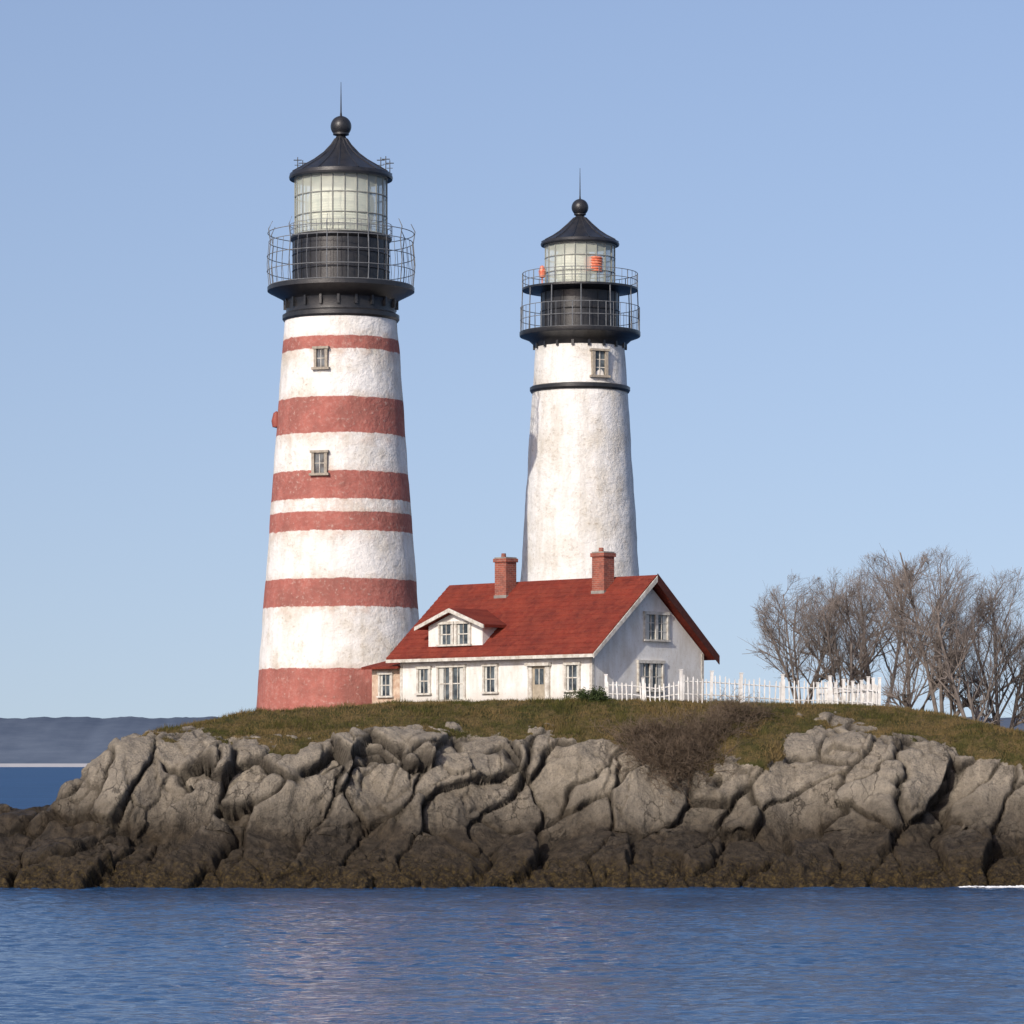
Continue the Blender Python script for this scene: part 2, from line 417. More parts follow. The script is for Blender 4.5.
b.revolve([(0,zz(322)),(rad1(318)+.06,zz(322)),(58.5*k,zz(320)),(58.5*k,zz(316)),(55*k,zz(314)),(54.5*k,zz(306)),(56*k,zz(302)),(60*k,zz(299)),(72*k,zz(293)),(73.5*k,zz(292)),(73.5*k,zz(288)),(72*k,zz(287)),(0,zz(287))],96)
for i in range(20):
    a=2*math.pi*i/20
    T=lambda u,v,w,a=a:(math.cos(a)*u-math.sin(a)*v,math.sin(a)*u+math.cos(a)*v,w)
    b.prism([(-.07,zz(310)),(.07,zz(310)),(.07,zz(294.5)),(-.07,zz(294.5))],54*k,57.5*k,T)
b.done()
b=Part('watch_room',M['black'],L1,True,30)
b.revolve([(48*k,zz(287.5)),(48*k,zz(243)),(50*k,zz(241.5)),(51*k,zz(240)),(51*k,zz(238)),(49*k,zz(237)),(0,zz(237))],96)
for i in range(24):
    a=2*math.pi*(i+.5)/24
    T=lambda u,v,w,a=a:(math.cos(a)*u-math.sin(a)*v,math.sin(a)*u+math.cos(a)*v,w)
    b.box(47.6*k,48.6*k,-.05,.05,zz(287),zz(243),T)
b.ring(48.2*k,zz(256),.05); b.ring(48.2*k,zz(272),.05)
b.done()
g=Part('lantern_glass',M['lglass'],L1); g.revolve([(45.8*k,zz(237)),(45.8*k,zz(178))],24,a0=math.pi/24); g.done()
mu=Part('lantern_bars',M['mullion'],L1)
for i in range(24):
    a=2*math.pi*(i+.5)/24; c,s_=math.cos(a),math.sin(a); R=46*k
    mu.tube([(R*c,R*s_,zz(238)),(R*c,R*s_,zz(177))],[.045,.045],4)
for f,rr in((237,.08),(218,.045),(198,.045),(179,.09)): mu.ring(46*k,zz(f),rr,24*3)
mu.done()
le=Part('fresnel_lens',M['lens'],L1,True,20)
pr=[];
for i in range(21):
    py=234-i*2.6; r0=34*k*(1-.25*((i-10)/10)**2); pr+=[(r0,zz(py)),(r0-.09,zz(py-1.3))]
le.revolve([(0,zz(236))]+pr+[(0,zz(180))],40); le.done()
rf=Part('roof',M['black'],L1,True,28)
rf.revolve([(44*k,zz(176)),(51.5*k,zz(180)),(52*k,zz(178)),(51*k,zz(174.5)),(40*k,zz(168)),(28*k,zz(161)),(18*k,zz(153.5)),(10*k,zz(145)),(6*k,zz(139)),(4.5*k,zz(136)),(8*k,zz(135)),(8*k,zz(133)),(0,zz(133))],48)
for i in range(16):
    a=2*math.pi*i/16; c,s_=math.cos(a),math.sin(a)
    rf.tube([(R_*k*c,R_*k*s_,zz(py)) for R_,py in((51,174.5),(40,168),(28,161),(18,153.5),(10,145),(6,139))],[.05]*6,4)
rf.revolve([(10.5*k*math.sin(u),zz(126.5)-10.5*k*math.cos(u)) for u in np.linspace(0.05,3.09,14)],24)
rf.tube([(0,0,zz(118)),(0,0,zz(112)),(0,0,zz(82))],[.10,.05,.015],6)
rf.done()
ra=Part('gallery_railing',M['railg'],L1)
railing(ra,72*k,zz(288),zz(243),44,[0.02,.35,.68,1.0],.020,.12)
for i in range(0,44,4):
    a=2*math.pi*i/44; c,s_=math.cos(a),math.sin(a)
    ra.tube([(72*k*c,72*k*s_,zz(245)),(74*k*c,74*k*s_,zz(232)),(70*k*c,70*k*s_,zz(224))],[.03,.03,.02],4)
ra.ring(73*k,zz(234),.025)
railing(ra,51*k,zz(238),zz(226),28,[.5,1.0],.014)
ra.done()
an=Part('roof_vents_and_antennas',M['rail'],L1)
for (px,pz,hh_) in((-43,172,14),(-38,171,10),(40,170,12),(45,173,16),(49,175,14)):
    an.tube([(px*k,-5*k,zz(pz+5)),(px*k,-5*k,zz(pz-hh_))],[.035,.025],4)
    an.tube([((px-4)*k,-5*k,zz(pz-hh_+3)),((px+4)*k,-5*k,zz(pz-hh_+3))],[.03,.03],4)
    an.tube([((px-3)*k,-5*k,zz(pz-hh_+8)),((px+3)*k,-5*k,zz(pz-hh_+8))],[.02,.02],4)
an.done()
tr=Part('window_surrounds',M['stone_trim'],L1); gl=Part('window_panes',M['glass'],L1); sa=Part('window_sashes',M['trim'],L1)
for (px,pt,pb_,w) in((321,349,367,14),(320,453,473,16)):
    R=rad1((pt+pb_)/2); u=(px+3.5-341)*k; ang=-math.pi/2+math.asin(u/R)
    bx,fw=small_window(tr,gl,R,zf(pb_),w*k,(pb_-pt)*k,ang,.2)
    bx(sa,-.02,.02,zf(pb_),zf(pt),.078,.11); bx(sa,-w*k/2+fw,w*k/2-fw,zf((pt+pb_)/2)-.02,zf((pt+pb_)/2)+.02,.078,.105)
tr.done();gl.done();sa.done()
kn=Part('fog_bell',M['rust'],L1,True)
R=rad1(421); kn.revolve([(0,zz(429)),(4*k,zz(428)),(5*k,zz(422)),(3*k,zz(414)),(0,zz(412))],16,cx=-R-.02,cy=-.6)
kn.tube([(-R+.3,-.6,zz(418)),(-R-.2,-.6,zz(416))],[.08,.08],6); kn.done()

# --- white tower
dep=228.0; k=dep/F; cx=(580-512)*k; cy=dep-200; zb=8.6
L2=empty('lighthouse.001',(cx,cy,zb))
zz=lambda py:CAMZ+(763-py)*k-zb
def rad2(py): return (44.5+(py-345)*.0640)*k
zf=lambda py:CAMZ+(763-py)*(dep-rad2(py))/F-zb
t=Part('tower',tower_paint('white_masonry_paint',[],grime=.8),L2,True)
t.revolve([(rad2(py),zz(py)) for py in np.linspace(725,344,60)],128)
vv=np.array(t.v); nn=fbm(vv/1.2,3,56)*.035; rr=np.hypot(vv[:,0],vv[:,1]); vv[:,0]*=1+nn/rr; vv[:,1]*=1+nn/rr; t.v=[tuple(q) for q in vv]
t.done()
b=Part('gallery_deck',M['black'],L2,True,30)
b.revolve([(0,zz(348)),(rad2(345)+.05,zz(348)),(46.5*k,zz(345)),(52*k,zz(340)),(60*k,zz(337)),(60.5*k,zz(336)),(60.5*k,zz(332.5)),(0,zz(332))],96)
for i in range(18):
    a=2*math.pi*i/18
    T=lambda u,v,w,a=a:(math.cos(a)*u-math.sin(a)*v,math.sin(a)*u+math.cos(a)*v,w)
    b.prism([(-.08,zz(350)),(.08,zz(350)),(.08,zz(338.5)),(-.08,zz(338.5))],43*k,47*k,T)
rr0=rad2(385); zc=zf(385)-zz(385)
b.revolve([(rr0-.1,zc+zz(388.5)),(rr0+.12,zc+zz(388)),(rr0+.2,zc+zz(386)),(rr0+.2,zc+zz(383)),(rr0+.1,zc+zz(382)),(rr0-.1,zc+zz(381.5))],96)
b.done()
b=Part('watch_room',M['black'],L2,True,30)
b.revolve([(39*k,zz(332.2)),(39*k,zz(294)),(42*k,zz(292.5)),(58*k,zz(291)),(58*k,zz(289)),(0,zz(288.5))],96)
for i in range(20):
    a=2*math.pi*(i+.5)/20
    T=lambda u,v,w,a=a:(math.cos(a)*u-math.sin(a)*v,math.sin(a)*u+math.cos(a)*v,w)
    b.box(38.6*k,39.6*k,-.05,.05,zz(332),zz(294),T)
b.ring(39.2*k,zz(312),.05)
b.done()
g=Part('lantern_glass',M['lglass'],L2); g.revolve([(34.8*k,zz(289)),(34.8*k,zz(245))],20,a0=math.pi/20); g.done()
mu=Part('lantern_bars',M['mullion'],L2)
for i in range(20):
    a=2*math.pi*(i+.5)/20; c,s_=math.cos(a),math.sin(a); R=35*k
    mu.tube([(R*c,R*s_,zz(289)),(R*c,R*s_,zz(244))],[.04,.04],4)
for f,rr in((288,.08),(274,.04),(259,.04),(246,.09)): mu.ring(35*k,zz(f),rr,60)
mu.done()
le=Part('fresnel_lens',M['lens'],L2,True,20); pr=[]
for i in range(15):
    py=286-i*2.6; r0=20*k*(1-.3*((i-7)/7)**2); pr+=[(r0,zz(py)),(r0-.09,zz(py-1.3))]
le.revolve([(0,zz(288))]+pr+[(0,zz(246))],32,cx=-.4); le.done()
rl=Part('red_sector_lens',M['redlens'],L2,True,20); pr=[]
for i in range(6):
    py=275-i*2.6; pr+=[(9.5*k,zz(py)),(9.5*k-.06,zz(py-1.3))]
rl.revolve([(0,zz(277))]+pr+[(0,zz(259))],20,cx=13*k,cy=-24*k)
rl.tube([(-38*k,-20*k,zz(289)),(-38*k,-20*k,zz(280))],[.05,.05],5)
rl.revolve([(0,zz(281)),(3*k,zz(280)),(3.6*k,zz(274)),(2*k,zz(269)),(0,zz(268))],12,cx=-38*k,cy=-20*k)
rl.done()
rf=Part('roof',M['black'],L2,True,28)
rf.revolve([(33*k,zz(243)),(39*k,zz(246)),(39.5*k,zz(244.5)),(38.5*k,zz(242)),(29*k,zz(237)),(20*k,zz(231)),(12*k,zz(224)),(6*k,zz(218)),(4*k,zz(216)),(6*k,zz(215)),(6*k,zz(214)),(0,zz(214))],48)
for i in range(14):
    a=2*math.pi*i/14; c,s_=math.cos(a),math.sin(a)
    rf.tube([(R_*k*c,R_*k*s_,zz(py)) for R_,py in((38.5,242),(29,237),(20,231),(12,224),(6,218))],[.05]*5,4)
rf.revolve([(8.5*k*math.sin(u),zz(207.5)-8.5*k*math.cos(u)) for u in np.linspace(0.05,3.09,14)],24)
rf.tube([(0,0,zz(201)),(0,0,zz(196)),(0,0,zz(168))],[.09,.045,.015],6)
rf.done()
ra=Part('gallery_railing',M['railg'],L2)
railing(ra,59.5*k,zz(333),zz(308),44,[.02,.5,1.0],.019)
railing(ra,57.5*k,zz(289.5),zz(274),40,[.5,1.0],.019)
for i in range(12):
    a=2*math.pi*i/12; c,s_=math.cos(a),math.sin(a)
    ra.tube([(59*k*c,59*k*s_,zz(332)),(57.5*k*c,57.5*k*s_,zz(291))],[.035,.035],4)
ra.done()
tr=Part('window_surrounds',M['stone_trim'],L2); gl=Part('window_panes',M['glass'],L2); sa=Part('window_sashes',M['trim'],L2)
pt,pb_,w=351,375,17; R=rad2(362); ang=-math.pi/2+math.asin((598-580)*k/R)
bx,fw=small_window(tr,gl,R,zf(pb_),w*k,(pb_-pt)*k,ang,.24)
for q in(.33,.66): bx(sa,-w*k/2+fw,w*k/2-fw,zf(pb_+(pt-pb_)*q)-.025,zf(pb_+(pt-pb_)*q)+.025,.078,.11)
bx(sa,-.03,.03,zf(pb_),zf(pt),.078,.12)
tr.done();gl.done();sa.done()

# ---------------------------------------------------------------- house
HX,HY,HZ=4.27,-8.0,9.2
H=empty('keepers_house',(HX,HY,HZ),-math.pi/4)
Lw,W=14.9,8.85; eh=2.85; rise=3.72; pk=eh+rise+.05; sl=rise/(W/2)
w_=Part('walls',M['siding'],H)
w_.prism([(0,-.6),(W,-.6),(W,eh),(W/2,eh+rise-.05),(0,eh)],-Lw,0); 
w_.done()
f_=Part('foundation',M['found'],H)
f_.box(-Lw-.06,.06,-.06,W+.06,-1.2,.12); f_.done()
r_=Part('roof',M['roof'],H)
ov=.55; th=.2
ze=eh-ov*sl
poly=[(-ov,ze+.08),(W/2,pk+.08),(W+ov,ze+.08),(W+ov,ze+.08+th),(W/2,pk+.08+th*1.35),(-ov,ze+.08+th)]
r_.prism(poly,-Lw-.6,.62)
nc=16
for side in(0,1):
    for i in range(nc):
        f0=i/nc
        yy0=-ov+(W/2+ov)*f0; yy1=-ov+(W/2+ov)*(i+1.0)/nc
        if side: yy0,yy1=W-yy0,W-yy1
        zt=lambda yy:(ze+.08+th)+(pk+.08+th*1.35-(ze+.08+th))*((yy+ov)/(W/2+ov) if not side else (W+ov-yy)/(W/2+ov))
        a0,a1=zt(yy0),zt(yy1)
        j=random.uniform(-.006,.006)
        r_.prism([(yy0,a0+.004),(yy0,a0+.05+j),(yy1,a1+.008),(yy1,a1+.004)],-Lw-.62,.64)
dc=-10.6; dhw=2.75; dzp=5.2; dze=4.25
T=lambda a,p,q:(p,a,q)
r_.prism([(dc-dhw,dze),(dc,dzp),(dc+dhw,dze),(dc+dhw,dze+.16),(dc,dzp+.18),(dc-dhw,dze+.16)],-.35,3.3,T)
r_.prism([(-.25,2.1),(3.3,2.85),(3.3,2.97),(-.25,2.24)],-17.9,-Lw+.02)
r_.done()
rk=Part('rake_boards',M['darkred'],H)
rk.prism([(W/2,pk-.12),(W+ov+.03,ze-.16),(W+ov+.03,ze+.32),(W/2,pk+.42)],.642,.70)
rk.done()
rk=Part('white_bargeboards',M['trim'],H)
rk.prism([(-ov-.03,ze-.02),(W/2-.003,pk-.02),(W/2-.003,pk+.30),(-ov-.03,ze+.24)],.642,.69)
rk.box(-Lw-.59,.62,-ov-.05,-ov-.003,ze+.04,ze+.22)
rk.prism([(dc-dhw,dze-.06),(dc,dzp-.06),(dc,dzp+.16),(dc-dhw,dze+.14)],-.42,-.353,T)
rk.prism([(dc+.003,dzp-.06),(dc+dhw,dze-.06),(dc+dhw,dze+.14),(dc+.003,dzp+.16)],-.42,-.353,T)
rk.box(-.16,.03,-.03,-.003,.12,eh-.1); rk.box(.003,.03,-.003,.16,.12,eh-.1); rk.box(.003,.03,W-.16,W+.03,.12,eh-.05)
rk.box(-Lw-.03,-Lw+.16,-.03,-.003,.12,eh-.1)
rk.done()
d_=Part('dormer',M['siding'],H)
d_.prism([(dc-2.15,1.8),(dc+2.15,1.8),(dc+2.15,dze+.18),(dc,dzp-.02),(dc-2.15,dze+.18)],.12,3.0,T)
d_.done()
an_=Part('porch_walls',simple('weathered_porch_boards',(.62,.50,.38),.8,.2,.3,3,.3,col2=(.42,.27,.19)),H); an_.box(-17.6,-Lw-.003,.3,3.1,-.6,2.15); an_.done()
ch=Part('chimneys',M['brick'],H)
cp=Part('chimney_caps',M['found'],H)
for a in(10.3,2.75):
    x0=-a; y0=3.75
    ch.box(x0-.45,x0+.45,y0-.41,y0+.41,4.5,8.05)
    ch.box(x0-.52,x0+.52,y0-.48,y0+.48,8.052,8.26); 
    cp.box(x0-.46,x0+.46,y0-.42,y0+.42,8.262,8.33)
    cp.box(x0-.49,x0+.49,y0-.45,y0+.45,5.4,6.2)
    ch.revolve([(0,8.33),(.15,8.33),(.13,8.56),(.08,8.56),(.08,8.4)],12,cx=x0-.15,cy=y0)
ch.done();cp.done()
fr_=Part('window_frames',M['trim'],H); gl=Part('window_panes',M['glass'],H); cu=Part('curtains',M['curtain'],H); dr=Part('doors',simple('door_paint',(.42,.36,.27),.6,.3,.3),H)
def win(T,u,v,w,h,cols=2,rows=2,fw=.13,cur=True,panes=1,pw=.07):
    bx=lambda P_,a,b,c,d,e,f:P_.box(a,b,c,d,e,f,T=T)
    bx(fr_,u-w/2-fw,u-w/2,v,v+h,.003,.11); bx(fr_,u+w/2,u+w/2+fw,v,v+h,.003,.11)
    bx(fr_,u-w/2-fw-.04,u+w/2+fw+.04,v+h,v+h+fw+.04,.003,.15); bx(fr_,u-w/2-fw-.06,u+w/2+fw+.06,v-.1,v,.003,.18)
    bx(gl,u-w/2,u+w/2,v,v+h,.003,.02)
    for i in range(1,cols): 
        t_=pw if (panes>1 and i%(cols//panes)==0) else .016
        q=u-w/2+w*i/cols; bx(fr_,q-t_,q+t_,v,v+h,.021,.06 if t_<.05 else .10)
    for i in range(1,rows):
        q=v+h*i/rows; t_=.03 if i*2==rows else .015; bx(fr_,u-w/2,u+w/2,q-t_,q+t_,.021,.055)
    if cur: bx(cu,u-w/2+.02,u-w/2+w*.18,v+.02,v+h-.02,.0205,.026); bx(cu,u+w/2-w*.18,u+w/2-.02,v+.02,v+h-.02,.0205,.026)
Tf=lambda a,b,c:(a,-c,b)
Td=lambda a,b,c:(a,.12-c,b)
Tg=lambda a,b,c:(c,a,b)
Ta=lambda a,b,c:(a,.3-c,b)
win(Tf,-1.41,.7,.9,1.35); win(Tf,-7.67,.7,.9,1.4); win(Tf,-12.95,.7,.85,1.35)
win(Tf,-10.75,.3,2.0,1.8,4,2,panes=2,pw=.12)
for (u,wd) in((-3.9,1.0),):
    dr.box(u-wd/2,u+wd/2,.1,2.05,.003,.05,T=Tf); gl.box(u-wd*.33,u+wd*.33,1.05,1.9,.051,.06,T=Tf)
    fr_.box(u-wd/2-.3,u-wd/2,.1,2.05,.003,.14,T=Tf); fr_.box(u+wd/2,u+wd/2+.3,.1,2.05,.003,.14,T=Tf); fr_.box(u-wd/2-.4,u+wd/2+.4,2.05,2.22,.003,.3,T=Tf)
    fr_.box(u-.03,u+.03,1.05,1.9,.061,.07,T=Tf)
f2=Part('door_steps',M['found'],H); f2.box(-4.7,-3.1,-1.3,-.07,-.9,-.05); f2.box(-4.6,-3.2,-.8,-.07,-.05,.1); f2.done()
win(Td,dc-.68,3.38,.98,1.12,2,2,fw=.11); win(Td,dc+.68,3.38,.98,1.12,2,2,fw=.11)
win(Tg,5.0,3.5,1.7,1.35,4,3,panes=2,pw=.1); win(Tg,4.55,.75,1.8,1.45,4,2,panes=2,pw=.1)
win(Ta,-16.4,.6,.9,1.2)
fr_.done();gl.done();cu.done();dr.done()

# ---------------------------------------------------------------- picket fence
def W2(px,d): return ((px-512)*d/F, d-200)
FE=empty('picket_fence',(0,0,0))
pk_=Part('pickets',M['white'],FE); po=Part('posts',M['white'],FE); rl_=Part('rails',M['white'],FE)
line=[W2(606,191.6),W2(681,191.0),W2(741,191.6),W2(782,192),W2(830,192.3),W2(879,192.6),W2(862,198),W2(818,208)]
for i in range(len(line)-1):
    a=Vector((*line[i],0)); b=Vector((*line[i+1],0)); Lg=(b-a).length; dr_=(b-a)/Lg; nr=Vector((-dr_.y,dr_.x,0))
    n=max(1,round(Lg/1.9)); 
    for j in range(n+1):
        if j==n and i<len(line)-2: continue
        p=a+dr_*(Lg*j/n); g_=ground(p.x,p.y); hh=(1.66 if i else 1.35)+random.uniform(-.06,.08)
        tx_,ty_=random.gauss(0,.02),random.gauss(0,.02)
        T=lambda u,v,w,p=p:tuple(p+dr_*(u+tx_*(w-g_))+nr*(v+ty_*(w-g_))+Vector((0,0,w)))
        po.box(-.075,.075,-.075,.075,g_-.3,g_+hh,T)
        po.box(-.1,.1,-.1,.1,g_+hh+.012,g_+hh+.06,T)
    m_=int(Lg/.25)
    for j in range(m_):
        if random.random()<.04: continue
        p=a+dr_*(Lg*(j+.5)/m_); g_=ground(p.x,p.y)+.06; h_=(1.34 if i else 1.05)+random.uniform(-.06,.06)
        tl=random.gauss(0,.03)
        def T(u,v,w,p=p,tl=tl,g_=g_): return tuple(p+dr_*(u+tl*(w-g_))+nr*(v-.07)+Vector((0,0,w)))
        vs=[T(u,v,w) for v in(-.012,.012) for u,w in((-.034,g_),(.034,g_),(.034,g_+h_-.07),(0,g_+h_),(-.034,g_+h_-.07))]
        pk_.add(vs,[(0,1,2,3,4),(9,8,7,6,5)]+[(q,q+5,(q+1)%5+5,(q+1)%5) for q in range(5)])
    ns=max(1,int(Lg/1.2))
    for j in range(ns):
        p=a+dr_*(Lg*j/ns); q=a+dr_*(Lg*(j+1)/ns)
        for hh in(.38,1.05 if i else .85):
            A=p+Vector((0,0,ground(p.x,p.y)+hh)); B=q+Vector((0,0,ground(q.x,q.y)+hh))
            rl_.tube([A,B],[.035,.035],4)
pk_.done();po.done();rl_.done()

# ---------------------------------------------------------------- bare trees
def tree(name,base_,h,hw,stems,seed,mat,counts=(8,7,6,5),rb=.16,r_end=.0055):
    rnd=random.Random(seed); P_=Part(name,mat); B=Vector(base_)
    zc=.60*h; hz_=.42*h
    ph=[rnd.uniform(0,6.28) for _ in range(4)]
    def inside(p):
        if p.z<.28*h: return (p.x*p.x+p.y*p.y)<(hw*.6)**2
        a=math.atan2(p.y,p.x)
        s_=1+.10*math.sin(3*a+ph[0]+p.z)+.08*math.sin(5*a+ph[1]-2*p.z)+.05*math.sin(9*a+ph[2])
        u=math.hypot(p.x,p.y)/(hw*s_); w=(p.z-zc)/(hz_*(1+.06*math.sin(4*a+ph[3])))
        return u*u+w*w<1.0
    def grow(p,d,L,r,lev):
        n=[9,6,5,4,3][min(lev,4)]
        pts=[p.copy()]; rad=[r]; dd=d.copy()
        r1=r*.30 if lev<3 else r_end*.6
        for i in range(n):
            wob=(.07,.09,.12,.15,.2)[min(lev,4)]
            dd=(dd+Vector((rnd.gauss(0,wob),rnd.gauss(0,wob),rnd.gauss(0,wob*.6)+ (.05 if lev>0 else .0)))).normalized()
            nx_=pts[-1]+dd*(L/n)
            if not inside(nx_) and i>0 and rnd.random()<.8: break
            pts.append(nx_); rad.append(r+(r1-r)*(i+1)/n)
        if len(pts)<2: return
        n=len(pts)-1
        P_.tube([B+q for q in pts],rad,(7,5,4,3,3)[min(lev,4)])
        if lev>=len(counts): return
        c=max(1,int(counts[lev]*(.5+.5*n/9 if lev==0 else 1)))
        for q in range(c):
            f=(.20 if lev==0 else .12)+(.80 if lev==0 else .88)*(q+rnd.random()*.8)/c
            f=min(f,.99); ii=min(int(f*n),n-1); fr=f*n-ii
            pp=pts[ii].lerp(pts[ii+1],fr)
            if not inside(pp) : continue
            axis=(pts[ii+1]-pts[ii]).normalized()
            perp=axis.cross(Vector((rnd.gauss(0,1),rnd.gauss(0,1),rnd.gauss(0,1)))).normalized()
            ang=math.radians(rnd.uniform(28,58) if lev==0 else rnd.uniform(20,52))
            nd=(axis*math.cos(ang)+perp*math.sin(ang)); nd.z=nd.z*.9+.10; nd.normalize()
            LL=L*rnd.uniform(.45,.70)*(1.08-.45*f if lev==0 else 1-.3*f)
            rr=max((rad[ii]*(.6 if lev==0 else .54)),r_end)
            grow(pp,nd,LL,rr,lev+1)
    for s in range(stems):
        a=rnd.uniform(0,6.28) if stems<3 else 6.283*s/stems+rnd.uniform(-.3,.3)
        tilt=(.38 if stems>1 else .05)*rnd.uniform(.5,1.2)
        d=Vector((math.cos(a)*tilt,math.sin(a)*tilt,1)).normalized()
        st=Vector((math.cos(a)*.12*(stems>1),math.sin(a)*.12*(stems>1),-.3))
        grow(st,d,h*1.05,rb*rnd.uniform(.8,1.05),0)
    return P_.done()
specs=[(802,214,578,52,5,60),(845,212,573,52,5,61),(878,219,559,48,3,62),(912,210,557,50,3,71),(944,207,550,56,3,64),(976,205,556,50,2,65),(1003,209,572,40,3,72)]
for i,(px,d,top,hwp,stn,sd) in enumerate(specs):
    X0,Y0=W2(px,d); g_=ground(X0,Y0); zt=CAMZ+(763-top)*d/F
    nm='bare_tree' if i==0 else 'bare_tree.%03d'%i
    tree(nm,(X0,Y0,g_),(zt-g_),hwp*d/F,stn,sd,M['bark'],(10,6,6,4) if stn>3 else (11,7,6,5),rb=.10 if stn>3 else .145)
def shrub(name,pts,h,mat,seed,n,leaf=False):
    P_=Part(name,mat); r=random.Random(seed)
    for i in range(n):
        c=pts[r.randrange(len(pts))]
        X0=c[0]+r.gauss(0,c[2]); Y0=c[1]+r.gauss(0,c[2]*.7); g_=ground(X0,Y0)
        a=r.uniform(0,6.28)
        def br(p,d,L,rad,lev):
            q=[p.copy()];dd=d.copy()
            for _ in range(3):
                dd=(dd+Vector((r.gauss(0,.22),r.gauss(0,.22),r.gauss(0,.15)))).normalized(); q.append(q[-1]+dd*L/3)
            P_.tube(q,[rad,rad*.8,rad*.6,rad*.35],3)
            if leaf and lev>0:
                for _ in range(7):
                    c_=q[1].lerp(q[3],r.random())+Vector((r.gauss(0,.05),r.gauss(0,.05),r.gauss(0,.05))); u=Vector((r.gauss(0,1),r.gauss(0,1),r.gauss(0,1))).normalized()*.05; v=u.orthogonal().normalized()*.03
                    P_.add([c_-u,c_+v,c_+u,c_-v],[(0,1,2,3)])
            if lev<2:
                for _ in range(5):
                    f=r.uniform(.3,1); k_=min(int(f*3),2); pp=q[k_].lerp(q[k_+1],f*3-k_)
                    br(pp,(dd+Vector((r.gauss(0,.6),r.gauss(0,.6),r.gauss(0,.5)))).normalized(),L*r.uniform(.4,.7),rad*.6,lev+1)
        br(Vector((X0,Y0,g_-.05)),Vector((math.cos(a)*.7,math.sin(a)*.7-.15,r.uniform(.2,.8))).normalized(),h*r.uniform(.5,1.1),.02,0)
    P_.done()
def WS(px,d,s): a=W2(px,d); return (a[0],a[1],s)
shrub('shrub',[WS(645,183.0,.55),WS(668,183.2,.65),WS(690,183.4,.65),WS(710,184.6,.65),WS(735,186.4,.55),WS(656,182.0,.5),WS(676,181.8,.55),WS(690,182.2,.5)],1.35,M['twig'],3,640)
shrub('shrub.001',[WS(596,190.2,.25)],.8,M['leaf'],4,26,True)

# ---------------------------------------------------------------- water (one sheet to the horizon)
wx=np.concatenate([[-9000,-3000,-1000,-300,-120,-70],np.arange(-50,50.01,.2),[70,120,300,1000,3000,9000]])
wy=np.concatenate([[-1500,-600,-300,-180,-140],np.arange(-126,-20,.11),[-10,0,20,60,120,300,800,2000,5000,12000]])
WX,WY=np.meshgrid(wx,wy); Q=np.stack([WX.ravel(),WY.ravel(),0*WX.ravel()],1)
fx=np.clip((50-np.abs(Q[:,0]))/8,0,1); fy=np.clip((Q[:,1]+126)/8,0,1)*np.clip((-21-Q[:,1])/3,0,1)
wk=np.stack([fbm(Q/7,2,71),fbm(Q/7,2,73),0*fx],1)*.8
def rd(q,s): return 1-2*np.abs(vnoise(q,s))
hw_=.032*fbm((Q+wk)*[.5,.9,1],2,700)+.046*fbm((Q+wk)*[1.2,2.1,1],2,710)+.020*rd((Q+wk)*[2.0,3.4,1],720)
patch=.7+.3*np.clip(fbm(Q/[14,22,1],2,730)+.5,0,1)
Q[:,2]=hw_*fx*fy*patch*.9
wme=gridmesh('water',Q,WX.shape)
m=NT('sea_water'); o=m.obj(); sep=m.n('ShaderNodeSeparateXYZ',{0:o})
a=m.noise(m.sc(o,2.6,4.2,1),1.0,4,.6); b=m.noise(m.sc(o,.10,.2,1),1.0,6,.7); 
c2=m.noise(m.sc(o,.03,.06,1),1.0,3,.5)
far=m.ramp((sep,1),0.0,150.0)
h=m.math('ADD',m.math('MULTIPLY',a,.07),m.math('MULTIPLY',b,.22))
col=m.mix(m.ramp(c2,.4,.6),(.016,.062,.150),(.024,.078,.18))
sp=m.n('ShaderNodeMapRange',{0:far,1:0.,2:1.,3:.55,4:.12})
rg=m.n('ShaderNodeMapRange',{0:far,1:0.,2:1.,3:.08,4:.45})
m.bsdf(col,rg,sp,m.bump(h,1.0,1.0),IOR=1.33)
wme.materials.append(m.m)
# foam: thin broken lapping wave at the rocks
fp=Part('foam',simple('sea_foam',(.8,.82,.84),.9,.1,.1,8,.5))
rnd=random.Random(11)
for _ in range(420):
    u=rnd.random()**.8; px=1075-u*115; spread_=.12+.35*(1-u)
    X0,Y0=W2(px,172.5+.25*math.sin(px*.15)+rnd.gauss(0,spread_))
    r0=rnd.uniform(.02,.13)*(1.25-.7*u); k_=8; zf_=.03+rnd.uniform(0,.05)
    ring_=[(X0+r0*2.4*math.cos(6.283*q/k_)*rnd.uniform(.5,1.1),Y0+r0*math.sin(6.283*q/k_)*rnd.uniform(.5,1.1),zf_) for q in range(k_)]
    fp.add(ring_+[(X0,Y0,zf_+r0*.5)],[(q,(q+1)%k_,k_) for q in range(k_)])
fp.done()

# ---------------------------------------------------------------- distant shore
n=900; hx=np.linspace(-2600,2600,n); q=np.stack([hx/420,0*hx,0*hx],1); q2=np.stack([hx/14,0*hx,0*hx],1)
hz=77+fbm(q,3,5)*1.4+fbm(q2,3,8)*1.2; hy=5200
rows=[(-60,0.0),(0,.12),(40,.33),(160,.7),(320,1.0),(600,.8)]
V=[]
for dy,f in rows:
    jit=fbm(np.stack([hx/25,0*hx+dy,0*hx],1),3,9)*1.5 if f>0 else 0*hx
    V.append(np.stack([hx,0*hx+hy+dy,hz*f+jit*(f>0)-(0.3 if f==0 else 0)],1))
V=np.concatenate(V); hme=gridmesh('distant_hills',V,(len(rows),n))
m=NT('hazy_wooded_hills'); o=m.obj(); sep=m.n('ShaderNodeSeparateXYZ',{0:o})
nz=m.noise(m.sc(o,.012,.012,.08),1.0,6,.7)
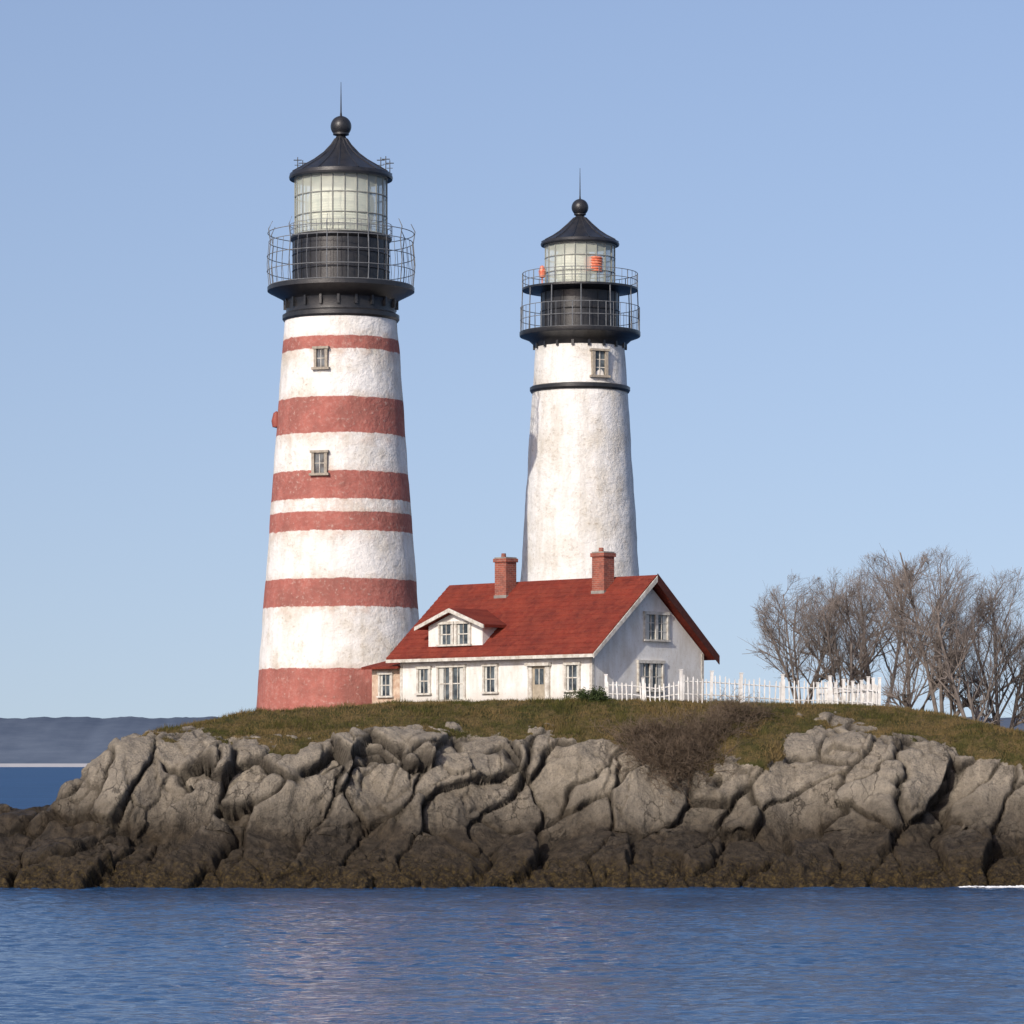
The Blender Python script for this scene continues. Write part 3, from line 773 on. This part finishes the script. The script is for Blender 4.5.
c=m.mix(m.ramp(nz,.35,.65),(.085,.112,.160),(.115,.145,.195))  # blue-grey albedo carries the aerial haze; no haze volume in between
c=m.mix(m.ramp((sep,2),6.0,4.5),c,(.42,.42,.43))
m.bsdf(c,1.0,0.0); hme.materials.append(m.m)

# ---------------------------------------------------------------- light, sky, camera
el=math.radians(27); az=math.radians(29)
sv=Vector((-math.sin(az)*math.cos(el),-math.cos(az)*math.cos(el),math.sin(el)))
sl_=bpy.data.lights.new('sun','SUN'); sl_.energy=3.6; sl_.angle=math.radians(.5); sl_.color=(1,.93,.83)
so=bpy.data.objects.new('sun',sl_); scene.collection.objects.link(so); so.rotation_euler=sv.to_track_quat('Z','Y').to_euler(); so.location=(-60,-150,90)
wd=bpy.data.worlds.new('World'); scene.world=wd; wd.use_nodes=True; nt=wd.node_tree; nt.nodes.clear()
tc=nt.nodes.new('ShaderNodeTexCoord'); mp=nt.nodes.new('ShaderNodeMapping'); mp.inputs['Location'].default_value=(0,0,.095); mp.inputs['Scale'].default_value=(1,1,.7)
nt.links.new(tc.outputs['Generated'],mp.inputs['Vector'])
sk=nt.nodes.new('ShaderNodeTexSky'); sk.sky_type='NISHITA'; sk.sun_disc=False; sk.sun_elevation=el; sk.sun_rotation=math.atan2(sv.x,sv.y)
sk.air_density=1.0; sk.dust_density=1.6; sk.ozone_density=2.0; sk.altitude=0
nt.links.new(mp.outputs[0],sk.inputs[0])
tint=nt.nodes.new('ShaderNodeMix'); tint.data_type='RGBA'; tint.blend_type='MULTIPLY'; tint.inputs[0].default_value=1; tint.inputs[7].default_value=(1.11,1.0,1.06,1)
nt.links.new(sk.outputs[0],tint.inputs[6])
bg=nt.nodes.new('ShaderNodeBackground'); bg.inputs[1].default_value=.123; wo_=nt.nodes.new('ShaderNodeOutputWorld')
nt.links.new(tint.outputs[2],bg.inputs[0]); nt.links.new(bg.outputs[0],wo_.inputs[0])
cd=bpy.data.cameras.new('camera'); cd.lens=36*F/1024; cd.sensor_width=36; cd.shift_y=251/1024; cd.clip_start=1; cd.clip_end=20000
co=bpy.data.objects.new('camera',cd); scene.collection.objects.link(co); co.location=(0,CAMY,CAMZ); co.rotation_euler=(math.radians(90),0,0)
scene.camera=co
